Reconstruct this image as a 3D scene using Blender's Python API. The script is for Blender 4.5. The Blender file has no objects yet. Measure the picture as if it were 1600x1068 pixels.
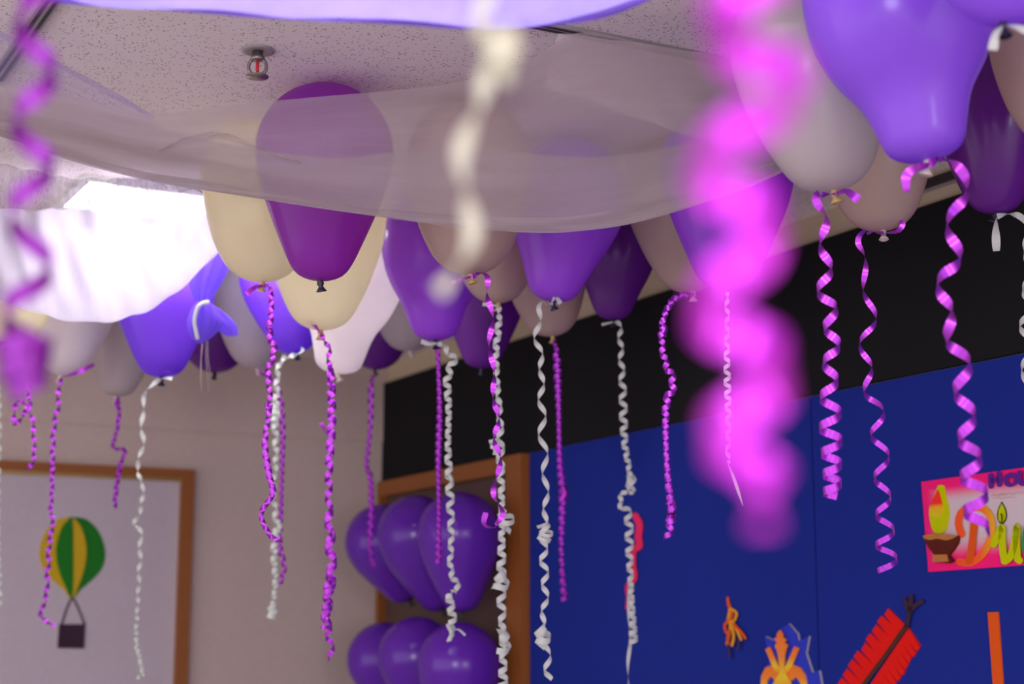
import bpy, bmesh, math, random
from mathutils import Vector, Matrix
random.seed(7)
SC = bpy.context.scene
COL = SC.collection

# ---------------------------------------------------------------- camera
FPX = 2600.0                                   # focal length in pixels of the 1600 px wide frame
PITCH = math.atan(466.0 / FPX)
CAM = Vector((0, 0, 1.35))
FWD = Vector((0, math.cos(PITCH), math.sin(PITCH)))
UPV = Vector((0, -math.sin(PITCH), math.cos(PITCH)))
RGT = Vector((1, 0, 0))
cd = bpy.data.cameras.new('camera')
cd.sensor_width = 36.0
cd.lens = FPX / 1600.0 * 36.0
cd.clip_start = 0.02
cd.dof.use_dof = True
cd.dof.focus_distance = 3.25
cd.dof.aperture_fstop = 3.0
co = bpy.data.objects.new('camera', cd); COL.objects.link(co)
co.location = CAM
co.rotation_euler = (math.pi / 2 + PITCH, 0, 0)
SC.camera = co

# ---------------------------------------------------------------- world, lights, exposure
SC.view_settings.view_transform = 'Standard'
SC.view_settings.look = 'None'
SC.view_settings.gamma = 1.0
SC.view_settings.use_curve_mapping = False
SC.view_settings.exposure = 1.2
w = bpy.data.worlds.new('world'); SC.world = w; w.use_nodes = True
w.node_tree.nodes['Background'].inputs[0].default_value = (0.86, 0.77, 0.80, 1)
w.node_tree.nodes['Background'].inputs[1].default_value = 0.82

def area(name, loc, target, size, size_y, energy, color):
    l = bpy.data.lights.new(name, 'AREA'); l.shape = 'RECTANGLE'
    l.size = size; l.size_y = size_y; l.energy = energy; l.color = color
    o = bpy.data.objects.new(name, l); COL.objects.link(o); o.location = loc
    o.rotation_euler = (Vector(target) - Vector(loc)).to_track_quat('-Z', 'Y').to_euler()
    return o
# unseen area lights added behind the photographer for front light and ribbon glints
area('added_front_light', (-1.6, -2.6, 1.6), (0.3, 4.0, 1.9), 1.3, 1.0, 30, (0.93, 0.92, 1.0))
area('added_front_light', (2.2, -1.8, 1.5), (0.6, 3.5, 2.0), 0.6, 0.8, 10, (1.0, 0.95, 0.95))
TROFFER = 9.0

# ---------------------------------------------------------------- picture point -> place
H = 1.15                                       # ceiling above the camera
CEIL = CAM.z + H
def ray(px, py):
    return FWD + RGT * ((px - 800) / FPX) + UPV * ((534 - py) / FPX)
def at(px, py, t):
    return CAM + ray(px, py) * t
def at_ceiling(px, py, drop=0.0):
    r = ray(px, py)
    return CAM + r * ((H - drop) / r.z)
CORNER = at_ceiling(605, 570)
vp = ray(-620, 1000); DR = Vector((vp.x, vp.y, 0)).normalized()     # right wall runs along this, away from the camera
DL = Vector((DR.y, -DR.x, 0))                                       # left wall runs along this, towards the right
NR = -DL                                                            # right wall's face looks this way
NL = -DR
def at_wall(px, py, off=0.0, n=NR):
    r = ray(px, py)
    p0 = CORNER + n * off
    return CAM + r * ((p0 - CAM).dot(n) / r.dot(n))
Z = Vector((0, 0, 1))

# ---------------------------------------------------------------- materials
def newmat(name):
    m = bpy.data.materials.new(name); m.use_nodes = True
    nt = m.node_tree; nt.nodes.clear()
    out = nt.nodes.new('ShaderNodeOutputMaterial')
    return m, nt, out
def node(nt, typ, **kw):
    n = nt.nodes.new(typ)
    for k, v in kw.items():
        if k.startswith('_'): setattr(n, k[1:], v)
        else:
            key = k.replace('__', ' ')
            n.inputs[key].default_value = v
    return n
def c4(c): return (c[0], c[1], c[2], 1)
def noise_bump(nt, scale, strength, dist=0.002, coord='Object'):
    tc = node(nt, 'ShaderNodeTexCoord')
    ns = node(nt, 'ShaderNodeTexNoise', Scale=scale, Detail=4.0)
    nt.links.new(tc.outputs[coord], ns.inputs['Vector'])
    b = node(nt, 'ShaderNodeBump', Strength=strength, Distance=dist)
    nt.links.new(ns.outputs[0], b.inputs['Height'])
    return b, ns
def plain(name, col, rough=0.6, metal=0.0, scale=40.0, bump=0.15, vary=0.06):
    m, nt, out = newmat(name)
    p = node(nt, 'ShaderNodeBsdfPrincipled', Roughness=rough, Metallic=metal)
    if rough >= 0.75: p.inputs['Specular IOR Level'].default_value = 0.12
    b, ns = noise_bump(nt, scale, bump)
    hs = node(nt, 'ShaderNodeMix', _data_type='RGBA')
    hs.inputs[6].default_value = c4([x * (1 - vary) for x in col])
    hs.inputs[7].default_value = c4([min(1, x * (1 + vary)) for x in col])
    nt.links.new(ns.outputs[0], hs.inputs[0])
    nt.links.new(hs.outputs[2], p.inputs['Base Color'])
    nt.links.new(b.outputs[0], p.inputs['Normal'])
    nt.links.new(p.outputs[0], out.inputs[0])
    return m
def latex(name, col, tcol, trans=0.4, clear=0.06, rough=0.22):
    m, nt, out = newmat(name)
    p = node(nt, 'ShaderNodeBsdfPrincipled', Roughness=rough)
    p.inputs['Base Color'].default_value = c4(col)
    p.inputs['IOR'].default_value = 1.5
    t = node(nt, 'ShaderNodeBsdfTranslucent'); t.inputs[0].default_value = c4(tcol)
    mx = node(nt, 'ShaderNodeMixShader', Fac=trans)
    nt.links.new(p.outputs[0], mx.inputs[1]); nt.links.new(t.outputs[0], mx.inputs[2])
    tr = node(nt, 'ShaderNodeBsdfTransparent'); tr.inputs[0].default_value = c4(tcol)
    # soft lengthwise streaks in the rubber
    tc = node(nt, 'ShaderNodeTexCoord'); mp = node(nt, 'ShaderNodeMapping')
    mp.inputs['Scale'].default_value = (26, 26, 2)
    ns = node(nt, 'ShaderNodeTexNoise', Scale=1.0, Detail=2.0)
    nt.links.new(tc.outputs['Object'], mp.inputs[0]); nt.links.new(mp.outputs[0], ns.inputs['Vector'])
    mr = node(nt, 'ShaderNodeMapRange'); mr.inputs[3].default_value = clear * 0.3; mr.inputs[4].default_value = clear * 1.7
    nt.links.new(ns.outputs[0], mr.inputs[0])
    mx2 = node(nt, 'ShaderNodeMixShader')
    nt.links.new(mr.outputs[0], mx2.inputs[0])
    nt.links.new(mx.outputs[0], mx2.inputs[1]); nt.links.new(tr.outputs[0], mx2.inputs[2])
    nt.links.new(mx2.outputs[0], out.inputs[0])
    return m
def cloth(name, col, tcol, alpha_lo, alpha_hi, trans=0.5, stretch=(4, 60, 1)):
    m, nt, out = newmat(name)
    d = node(nt, 'ShaderNodeBsdfDiffuse'); d.inputs[0].default_value = c4(col)
    t = node(nt, 'ShaderNodeBsdfTranslucent'); t.inputs[0].default_value = c4(tcol)
    mx = node(nt, 'ShaderNodeMixShader', Fac=trans)
    nt.links.new(d.outputs[0], mx.inputs[1]); nt.links.new(t.outputs[0], mx.inputs[2])
    tr = node(nt, 'ShaderNodeBsdfTransparent')
    tc = node(nt, 'ShaderNodeTexCoord'); mp = node(nt, 'ShaderNodeMapping')
    mp.inputs['Scale'].default_value = stretch
    ns = node(nt, 'ShaderNodeTexNoise', Scale=1.0, Detail=5.0, Roughness=0.6)
    nt.links.new(tc.outputs['UV'], mp.inputs[0]); nt.links.new(mp.outputs[0], ns.inputs['Vector'])
    mr = node(nt, 'ShaderNodeMapRange'); mr.inputs[1].default_value = 0.3; mr.inputs[2].default_value = 0.7
    mr.inputs[3].default_value = alpha_lo; mr.inputs[4].default_value = alpha_hi
    nt.links.new(ns.outputs[0], mr.inputs[0])
    b = node(nt, 'ShaderNodeBump', Strength=0.12, Distance=0.006)
    nt.links.new(ns.outputs[0], b.inputs['Height'])
    nt.links.new(b.outputs[0], d.inputs['Normal'])
    mx2 = node(nt, 'ShaderNodeMixShader')
    nt.links.new(mr.outputs[0], mx2.inputs[0])
    nt.links.new(tr.outputs[0], mx2.inputs[1]); nt.links.new(mx.outputs[0], mx2.inputs[2])
    nt.links.new(mx2.outputs[0], out.inputs[0])
    return m
def ribbon_mat(name, col, tcol, rough=0.28, metal=0.35, trans=0.25):
    m, nt, out = newmat(name)
    p = node(nt, 'ShaderNodeBsdfPrincipled', Roughness=rough, Metallic=metal)
    b, ns = noise_bump(nt, 160.0, 0.12)
    hs = node(nt, 'ShaderNodeMix', _data_type='RGBA')
    hs.inputs[6].default_value = c4([x * 0.9 for x in col]); hs.inputs[7].default_value = c4(col)
    nt.links.new(ns.outputs[0], hs.inputs[0]); nt.links.new(hs.outputs[2], p.inputs['Base Color'])
    nt.links.new(b.outputs[0], p.inputs['Normal'])
    t = node(nt, 'ShaderNodeBsdfTranslucent'); t.inputs[0].default_value = c4(tcol)
    mx = node(nt, 'ShaderNodeMixShader', Fac=trans)
    nt.links.new(p.outputs[0], mx.inputs[1]); nt.links.new(t.outputs[0], mx.inputs[2])
    nt.links.new(mx.outputs[0], out.inputs[0])
    return m
def gradient(name, stops, axis=2, rough=0.6):
    # a painted colour run along the object's own box
    m, nt, out = newmat(name)
    p = node(nt, 'ShaderNodeBsdfPrincipled', Roughness=rough)
    tc = node(nt, 'ShaderNodeTexCoord'); sp = node(nt, 'ShaderNodeSeparateXYZ')
    nt.links.new(tc.outputs['Generated'], sp.inputs[0])
    rp = node(nt, 'ShaderNodeValToRGB')
    el = rp.color_ramp.elements
    el[0].position, el[0].color = stops[0][0], c4(stops[0][1])
    el[1].position, el[1].color = stops[-1][0], c4(stops[-1][1])
    for pos, c in stops[1:-1]:
        e = el.new(pos); e.color = c4(c)
    nt.links.new(sp.outputs[axis], rp.inputs[0]); nt.links.new(rp.outputs[0], p.inputs['Base Color'])
    nt.links.new(p.outputs[0], out.inputs[0])
    return m
def emit(name, col, s):
    m, nt, out = newmat(name)
    e = node(nt, 'ShaderNodeEmission', Strength=s); e.inputs[0].default_value = c4(col)
    nt.links.new(e.outputs[0], out.inputs[0])
    return m
def ceiling_mat():
    m, nt, out = newmat('mineral_tile')
    p = node(nt, 'ShaderNodeBsdfPrincipled', Roughness=0.9)
    tc = node(nt, 'ShaderNodeTexCoord')
    n1 = node(nt, 'ShaderNodeTexVoronoi', Scale=120.0, Randomness=1.0)
    n2 = node(nt, 'ShaderNodeTexNoise', Scale=30.0, Detail=2.0)
    nt.links.new(tc.outputs['Object'], n1.inputs['Vector']); nt.links.new(tc.outputs['Object'], n2.inputs['Vector'])
    th = node(nt, 'ShaderNodeMapRange'); th.inputs[1].default_value = 0.16; th.inputs[2].default_value = 0.30
    nt.links.new(n1.outputs['Distance'], th.inputs[0])
    gate = node(nt, 'ShaderNodeMapRange'); gate.inputs[1].default_value = 0.54; gate.inputs[2].default_value = 0.60
    nt.links.new(n2.outputs[0], gate.inputs[0])
    mxm = node(nt, 'ShaderNodeMath', _operation='MAXIMUM')
    nt.links.new(th.outputs[0], mxm.inputs[0]); nt.links.new(gate.outputs[0], mxm.inputs[1])
    mix = node(nt, 'ShaderNodeMix', _data_type='RGBA')
    mix.inputs[6].default_value = (0.26, 0.20, 0.21, 1); mix.inputs[7].default_value = (0.86, 0.79, 0.78, 1)
    nt.links.new(mxm.outputs[0], mix.inputs[0]); nt.links.new(mix.outputs[2], p.inputs['Base Color'])
    b = node(nt, 'ShaderNodeBump', Strength=0.4, Distance=0.003)
    nt.links.new(mxm.outputs[0], b.inputs['Height']); nt.links.new(b.outputs[0], p.inputs['Normal'])
    nt.links.new(p.outputs[0], out.inputs[0])
    return m

M = {}
M['tile'] = ceiling_mat()
M['wall'] = plain('painted_cream_wall', (0.62, 0.51, 0.46), 0.75, bump=0.08)
M['cream'] = plain('cream_band', (0.62, 0.53, 0.36), 0.7)
M['black'] = plain('black_felt', (0.013, 0.013, 0.015), 0.9, scale=300, bump=0.3)
M['blue'] = plain('blue_felt', (0.012, 0.028, 0.27), 0.9, scale=300, bump=0.3)
M['wood'] = plain('orange_wood', (0.30, 0.095, 0.012), 0.45, scale=25)
M['brown_door'] = plain('dark_brown_door', (0.10, 0.055, 0.045), 0.5, scale=12)
M['grey_door'] = plain('pale_mauve_door', (0.56, 0.50, 0.55), 0.6)
M['floor'] = plain('grey_carpet', (0.50, 0.45, 0.44), 0.95, scale=200, bump=0.4)
M['steel'] = plain('dull_steel', (0.30, 0.26, 0.25), 0.35, 0.8)
M['tbar_dark'] = plain('dark_groove', (0.03, 0.025, 0.025), 0.6)
M['tbar'] = plain('grey_tee_bar', (0.36, 0.33, 0.33), 0.5, 0.2)
M['highlight_gold'] = plain('highlight_gold', (0.5, 0.33, 0.12), 0.35, 0.8)
M['red_bulb'] = plain('red_glass_bulb', (0.6, 0.03, 0.03), 0.2)
M['light'] = emit('light_diffuser', (1.0, 0.97, 0.9), TROFFER)
M['added_light'] = emit('added_light_diffuser', (1.0, 0.97, 0.92), TROFFER * 0.21)
M['white_metal'] = plain('white_enamel', (0.7, 0.7, 0.68), 0.5)
# balloons
M['purple'] = latex('purple_latex', (0.44, 0.105, 0.96), (0.66, 0.17, 0.98), 0.42, 0.10)
M['plum'] = latex('plum_latex', (0.19, 0.028, 0.37), (0.42, 0.06, 0.55), 0.35, 0.10)
M['magenta_purple'] = latex('warm_purple_latex', (0.28, 0.045, 0.50), (0.72, 0.13, 0.74), 0.5, 0.12)
M['blue_purple'] = latex('blue_purple_latex', (0.22, 0.07, 0.70), (0.36, 0.11, 0.88), 0.42, 0.05)
M['near_violet'] = latex('light_violet_latex', (0.40, 0.15, 0.95), (0.5, 0.18, 0.98), 0.42, 0.04)
M['wall_purple'] = latex('flat_purple_latex', (0.17, 0.03, 0.54), (0.25, 0.06, 0.65), 0.2, 0.02, 0.18)
M['white'] = latex('white_latex', (0.62, 0.56, 0.56), (0.80, 0.74, 0.72), 0.45, 0.06)
M['bright_white'] = latex('bright_white_latex', (0.88, 0.82, 0.84), (0.95, 0.90, 0.92), 0.45, 0.04)
M['cream_latex'] = latex('cream_latex', (0.97, 0.91, 0.66), (1.0, 0.97, 0.76), 0.66, 0.04)
M['pink_cream'] = latex('pinkish_cream_latex', (0.62, 0.49, 0.44), (0.80, 0.62, 0.55), 0.45, 0.06)
M['knot_dark'] = plain('dark_knot', (0.012, 0.008, 0.03), 0.4)
M['knot_gold'] = plain('yellowed_knot', (0.55, 0.38, 0.14), 0.4)
M['knot_pale'] = plain('pale_knot', (0.6, 0.52, 0.46), 0.4)
# ribbons
M['r_purple'] = ribbon_mat('purple_ribbon', (0.56, 0.07, 0.80), (0.75, 0.08, 0.9), 0.27, 0.75, 0.12)
M['r_magenta'] = ribbon_mat('magenta_ribbon', (0.74, 0.035, 0.84), (0.95, 0.08, 1.0), 0.3, 0.5, 0.10)
M['r_shade'] = ribbon_mat('shaded_purple_ribbon', (0.26, 0.012, 0.38), (0.4, 0.02, 0.55), 0.35, 0.3, 0.12)  # purple darkened in the colour for the shading on the near left streamer
M['r_deep'] = ribbon_mat('deep_purple_ribbon', (0.40, 0.03, 0.56), (0.6, 0.05, 0.75), 0.3, 0.6, 0.15)
M['r_white'] = ribbon_mat('white_ribbon', (0.74, 0.78, 0.74), (0.8, 0.84, 0.78), 0.35, 0.0, 0.3)
M['r_ivory'] = ribbon_mat('ivory_ribbon', (0.78, 0.78, 0.62), (0.9, 0.9, 0.7), 0.35, 0.0, 0.35)
# cloth
M['sheer'] = cloth('white_sheer', (0.45, 0.375, 0.385), (0.45, 0.375, 0.385), 0.46, 0.54, 0.45, (4, 9, 1))
M['sheer_back'] = cloth('white_sheer_doubled', (0.47, 0.39, 0.40), (0.45, 0.375, 0.385), 0.58, 0.66, 0.4, (4, 9, 1))
M['satin'] = cloth('white_voile', (0.70, 0.67, 0.80), (0.50, 0.46, 0.58), 0.88, 0.97, 0.5, (40, 3, 1))
M['sheer_fold'] = cloth('doubled_sheer', (0.66, 0.58, 0.60), (0.50, 0.43, 0.44), 0.58, 0.72, 0.4, (4, 9, 1))
M['gauze'] = cloth('gathered_gauze', (0.40, 0.36, 0.38), (0.40, 0.36, 0.36), 0.25, 0.6, 0.5, (70, 2, 1))
M['lilac'] = cloth('lilac_voile', (0.34, 0.26, 0.80), (0.50, 0.40, 0.98), 0.70, 0.90, 0.6, (12, 4, 1))
M['lilac_sheer'] = cloth('lilac_sheer', (0.45, 0.36, 0.68), (0.48, 0.38, 0.78), 0.26, 0.36, 0.5, (6, 20, 1))
M['hem'] = cloth('lilac_hem', (0.18, 0.08, 0.55), (0.22, 0.10, 0.75), 0.75, 0.9, 0.5)
M['violet_cloth'] = cloth('violet_organza', (0.23, 0.115, 0.72), (0.32, 0.18, 0.9), 0.85, 0.97, 0.45, (60, 3, 1))
M['thread'] = plain('loose_thread', (0.55, 0.45, 0.42), 0.7)
# paper
def paper(n, c): M[n] = plain(n, c, 0.75, scale=60, bump=0.1)
paper('green_paper', (0.018, 0.20, 0.02)); paper('yellow_paper', (0.62, 0.42, 0.02)); paper('dark_paper', (0.05, 0.025, 0.045))
paper('red_paper', (0.80, 0.012, 0.008)); paper('pink_paper', (0.85, 0.03, 0.13)); paper('orange_paper', (0.75, 0.10, 0.01))
paper('amber_paper', (0.75, 0.33, 0.02)); paper('stem_paper', (0.09, 0.03, 0.02)); paper('brown_clay', (0.11, 0.018, 0.01))
paper('tan_clay', (0.50, 0.20, 0.05)); paper('lime_paper', (0.55, 0.62, 0.0)); paper('leaf_paper', (0.02, 0.30, 0.07))
paper('violet_paper', (0.12, 0.02, 0.28)); paper('royal_paper', (0.03, 0.05, 0.55)); paper('grey_card', (0.42, 0.38, 0.42))
paper('lime_outline', (0.03, 0.05, 0.01)); paper('scribble', (0.72, 0.42, 0.42))
def poster_mat():
    # pink sprayed border round a pale middle
    m, nt, out = newmat('pink_sprayed_card')
    p = node(nt, 'ShaderNodeBsdfPrincipled', Roughness=0.7); p.inputs['Specular IOR Level'].default_value = 0.15
    tc = node(nt, 'ShaderNodeTexCoord'); sp = node(nt, 'ShaderNodeSeparateXYZ')
    nt.links.new(tc.outputs['Generated'], sp.inputs[0])
    last = None
    for ax, a_, b_ in ((0, 0.16, 0.02), (2, 0.36, 0.12), (2, 0.70, 0.88)):
        mr = node(nt, 'ShaderNodeMapRange', _interpolation_type='SMOOTHSTEP')
        lo, hi = min(a_, b_), max(a_, b_)
        mr.inputs[1].default_value = lo; mr.inputs[2].default_value = hi
        mr.inputs[3].default_value = 1 if a_ > b_ else 0; mr.inputs[4].default_value = 0 if a_ > b_ else 1
        nt.links.new(sp.outputs[ax], mr.inputs[0])
        if last is None: last = mr.outputs[0]
        else:
            mx = node(nt, 'ShaderNodeMath', _operation='MAXIMUM')
            nt.links.new(last, mx.inputs[0]); nt.links.new(mr.outputs[0], mx.inputs[1]); last = mx.outputs[0]
    mix = node(nt, 'ShaderNodeMix', _data_type='RGBA')
    mix.inputs[6].default_value = (0.66, 0.56, 0.60, 1); mix.inputs[7].default_value = (0.95, 0.012, 0.20, 1)
    nt.links.new(last, mix.inputs[0]); nt.links.new(mix.outputs[2], p.inputs['Base Color'])
    nt.links.new(p.outputs[0], out.inputs[0])
    return m
M['poster'] = poster_mat()
M['flame'] = gradient('flame_paint', [(0.0, (0.70, 0.62, 0.0)), (0.35, (0.85, 0.45, 0.0)), (0.5, (0.95, 0.02, 0.0)), (1.0, (0.95, 0.02, 0.01))], 2)
M['crown_paint'] = gradient('orange_to_yellow_paint', [(0.0, (0.85, 0.10, 0.0)), (0.35, (0.85, 0.62, 0.02)), (0.62, (0.90, 0.25, 0.02)), (1.0, (0.85, 0.18, 0.01))], 2)
M['d_paint'] = gradient('orange_letter_paint', [(0.0, (0.95, 0.08, 0.0)), (0.6, (0.95, 0.12, 0.0)), (1.0, (0.85, 0.45, 0.0))], 0)

# ---------------------------------------------------------------- object helpers
def obj(name, verts, faces, mat, parent=None, smooth=True, origin=None, uvs=None):
    org = Vector(origin) if origin is not None else Vector((0, 0, 0))
    off = parent.matrix_world.translation if parent else Vector((0, 0, 0))
    me = bpy.data.meshes.new(name)
    o = bpy.data.objects.new(name, me)
    COL.objects.link(o)
    if parent:
        o.parent = parent
        base = Vector(parent['_o'])
        o.location = org - base if origin is not None else (0, 0, 0)
        ref = org if origin is not None else base
        me.from_pydata([Vector(v) - ref for v in verts], [], faces)
    else:
        o.location = org
        me.from_pydata([Vector(v) - org for v in verts], [], faces)
    o['_o'] = tuple(org if (origin is not None or not parent) else Vector(parent['_o']))
    if smooth:
        for p in me.polygons: p.use_smooth = True
    if uvs is not None:
        ul = me.uv_layers.new(name='UVMap')
        for lp in me.loops: ul.data[lp.index].uv = uvs[lp.vertex_index]
    me.materials.append(mat)
    me.update()
    return o
def tag(o, label, cat, group=None, kind=None):
    if label: o['label'] = label
    if cat: o['category'] = cat
    if group: o['group'] = group
    if kind: o['kind'] = kind
    return o
def empty(name, loc, label, cat, group=None, kind=None):
    o = bpy.data.objects.new(name, None); COL.objects.link(o)
    o.location = loc; o.empty_display_size = 0.05
    o['_o'] = tuple(loc)
    return tag(o, label, cat, group, kind)
def merge(*parts):
    V, F = [], []
    for v, f in parts:
        k = len(V); V += list(v); F += [tuple(i + k for i in q) for q in f]
    return V, F
def box(c, ax, ay, az, hx, hy, hz):
    c = Vector(c); V = []
    for sx in (-1, 1):
        for sy in (-1, 1):
            for sz in (-1, 1):
                V.append(c + ax * (hx * sx) + ay * (hy * sy) + az * (hz * sz))
    F = [(0, 1, 3, 2), (4, 6, 7, 5), (0, 4, 5, 1), (2, 3, 7, 6), (0, 2, 6, 4), (1, 5, 7, 3)]
    return V, F
def quad_slab(p, n, th):
    # four points (a loop) given thickness th against the normal n
    V = [Vector(q) for q in p] + [Vector(q) - n * th for q in p]
    k = len(p)
    F = [tuple(range(k)), tuple(range(2 * k - 1, k - 1, -1))]
    for i in range(k):
        j = (i + 1) % k
        F.append((i, i + k, j + k, j))
    return V, F
def lathe(base, axis, prof, n=32, side=None):
    a = Vector(axis).normalized()
    e1 = (side or Vector((0.3, 1, 0))); e1 = (e1 - a * e1.dot(a)).normalized(); e2 = a.cross(e1)
    V, F = [], []
    for (h, r) in prof:
        for i in range(n):
            f = 2 * math.pi * i / n
            V.append(Vector(base) + a * h + (e1 * math.cos(f) + e2 * math.sin(f)) * r)
    for k in range(len(prof) - 1):
        for i in range(n):
            j = (i + 1) % n
            F.append((k * n + i, k * n + j, (k + 1) * n + j, (k + 1) * n + i))
    F.append(tuple(reversed(range(n)))); F.append(tuple((len(prof) - 1) * n + i for i in range(n)))
    return V, F
def catmull(P, n):
    # P: list of equal length tuples; returns n samples, roughly even in chord length
    P = [Vector(p) for p in P]
    if len(P) == 2: P = [P[0], (P[0] + P[1]) / 2, P[1]]
    Q = [P[0] * 2 - P[1]] + P + [P[-1] * 2 - P[-2]]
    L = [0]
    for i in range(len(P) - 1): L.append(L[-1] + max(1e-6, (P[i + 1] - P[i]).length))
    out = []
    for k in range(n):
        s = L[-1] * k / (n - 1); i = 0
        while i < len(P) - 2 and s > L[i + 1]: i += 1
        u = (s - L[i]) / (L[i + 1] - L[i])
        a, b, c, d = Q[i], Q[i + 1], Q[i + 2], Q[i + 3]
        out.append(0.5 * ((2 * b) + (c - a) * u + (2 * a - 5 * b + 4 * c - d) * u * u + (3 * b - a - 3 * c + d) * u ** 3))
    return out
def tube(pts, r, n=8):
    V, F = [], []
    pts = [Vector(p) for p in pts]
    for i, p in enumerate(pts):
        t = (pts[min(i + 1, len(pts) - 1)] - pts[max(i - 1, 0)]).normalized()
        e = Vector((0.123, 1, 0.05)); e1 = (e - t * e.dot(t)).normalized(); e2 = t.cross(e1)
        rr = r(i / (len(pts) - 1)) if callable(r) else r
        for k in range(n):
            f = 2 * math.pi * k / n
            V.append(p + (e1 * math.cos(f) + e2 * math.sin(f)) * rr)
    for i in range(len(pts) - 1):
        for k in range(n):
            j = (k + 1) % n
            F.append((i * n + k, i * n + j, (i + 1) * n + j, (i + 1) * n + k))
    F.append(tuple(reversed(range(n)))); F.append(tuple((len(pts) - 1) * n + k for k in range(n)))
    return V, F

# ---------------------------------------------------------------- the setting
WL, WR = 6.0, 8.5
def struct(name, vf, mat, label, cat, parent=None, smooth=False):
    o = obj(name, vf[0], vf[1], mat, parent, smooth)
    if not parent: tag(o, label, cat, None, 'structure')
    return o
c0 = Vector((CORNER.x, CORNER.y, 0))
def floorpt(a, b, z): return c0 - DL * a - DR * b + Z * z     # a: leftwards along the left wall, b: towards the camera
struct('ceiling', quad_slab([floorpt(WL, 0, CEIL), floorpt(WL, WR, CEIL), floorpt(-0.0, WR, CEIL), floorpt(0, 0, CEIL)], -Z, 0.05), M['tile'],
       'speckled off-white mineral tile ceiling above the balloons', 'ceiling')
struct('floor', quad_slab([floorpt(WL, 0, 0), floorpt(0, 0, 0), floorpt(0, WR, 0), floorpt(WL, WR, 0)], Z, 0.05), M['floor'], 'plain floor of the room', 'floor')
struct('wall_left', quad_slab([floorpt(0, 0, 0), floorpt(WL, 0, 0), floorpt(WL, 0, CEIL), floorpt(0, 0, CEIL)], NL, 0.1), M['wall'],
       'cream painted wall on the left with a wood framed door', 'wall')
struct('wall_right', quad_slab([floorpt(0, 0, 0), floorpt(0, WR, 0), floorpt(0, WR, CEIL), floorpt(0, 0, CEIL)], NR, 0.1), M['cream'],
       'cream wall above and behind the black and blue felt panels', 'wall')
zb = at_wall(620, 595).z                       # top of the black band
zm = at_wall(824, 710).z                       # black / blue border
def rb(px, py=900): return -(at_wall(px, py) - CORNER).dot(DR)   # distance from the corner along the right wall
def rwall_slab(b0, b1, z0, z1, th):
    return quad_slab([c0 - DR * b0 + NR * th + Z * z0, c0 - DR * b1 + NR * th + Z * z0, c0 - DR * b1 + NR * th + Z * z1, c0 - DR * b0 + NR * th + Z * z1], NR, th)
struct('trim_1', rwall_slab(0.004, WR, zm + 0.004, zb, 0.02), M['black'], 'black felt band running along the top of the right wall', 'wall panel')
bd = rb(832); bs = rb(1283)
struct('trim_2', rwall_slab(bd + 0.01, bs - 0.003, 0.1, zm, 0.016), M['blue'], 'blue felt wall panel between the orange door frame and the seam', 'wall panel')
struct('trim_3', rwall_slab(bs + 0.003, bs + 3.2, 0.1, zm, 0.016), M['blue'], 'blue felt wall panel right of the seam, under the pink poster', 'wall panel')
# right door: orange wooden frame round a dark brown leaf
d2 = empty('door_2', c0 - DR * (bd * 0.5), 'dark brown door in an orange wooden frame on the right wall', 'door', None, 'structure')
fb0, fb1 = 0.015, bd
fw = 0.115
def rw_part(nm, b0, b1, z0, z1, th, m): return struct(nm, rwall_slab(b0, b1, z0, z1, th), m, None, None, d2)
rw_part('door_frame_head', fb0, fb1, zm - 0.06, zm, 0.045, M['wood'])
rw_part('door_frame_jamb', fb1 - fw, fb1, 0, zm - 0.06, 0.045, M['wood'])
rw_part('door_frame_jamb', fb0, fb0 + 0.03, 0, zm - 0.06, 0.045, M['wood'])
rw_part('door_leaf', fb0 + 0.03, fb1 - fw, 0.0, zm - 0.06, 0.012, M['brown_door'])
# left door: orange wooden frame round a pale leaf
def lw(px, py, off=0.0): return at_wall(px, py, off, NL)
def la(px, py): return -(lw(px, py) - CORNER).dot(DL)
def lwall_slab(a0, a1, z0, z1, th):
    return quad_slab([c0 - DL * a1 + NL * th + Z * z0, c0 - DL * a0 + NL * th + Z * z0, c0 - DL * a0 + NL * th + Z * z1, c0 - DL * a1 + NL * th + Z * z1], NL, th)
a_r = la(299, 760); zt = lw(200, 730).z
d1 = empty('door_1', c0 - DL * (a_r + 0.8), 'pale mauve door in an orange-brown wooden frame on the left wall', 'door', None, 'structure')
def lw_part(nm, a0, a1, z0, z1, th, m): return struct(nm, lwall_slab(a0, a1, z0, z1, th), m, None, None, d1)
lw_part('door_frame_head', a_r, a_r + 1.8, zt - 0.035, zt, 0.04, M['wood'])
lw_part('door_frame_jamb', a_r, a_r + 0.05, 0, zt - 0.035, 0.04, M['wood'])
lw_part('door_frame_jamb', a_r + 1.75, a_r + 1.8, 0, zt - 0.035, 0.04, M['wood'])
lw_part('door_leaf', a_r + 0.05, a_r + 1.75, 0, zt - 0.048, 0.012, M['grey_door'])
lw_part('door_highlight', a_r + 0.05, a_r + 1.75, zt - 0.048, zt - 0.035, 0.03, M['highlight_gold'])  # bright strip put in for the highlight line under the frame head
z4 = lw(250, 678).z
struct('trim_4', lwall_slab(0.0, WL, z4 + 0.02, CEIL - 0.001, 0.012), M['wall'], 'shallow raised band along the top of the left wall', 'wall panel')
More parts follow.
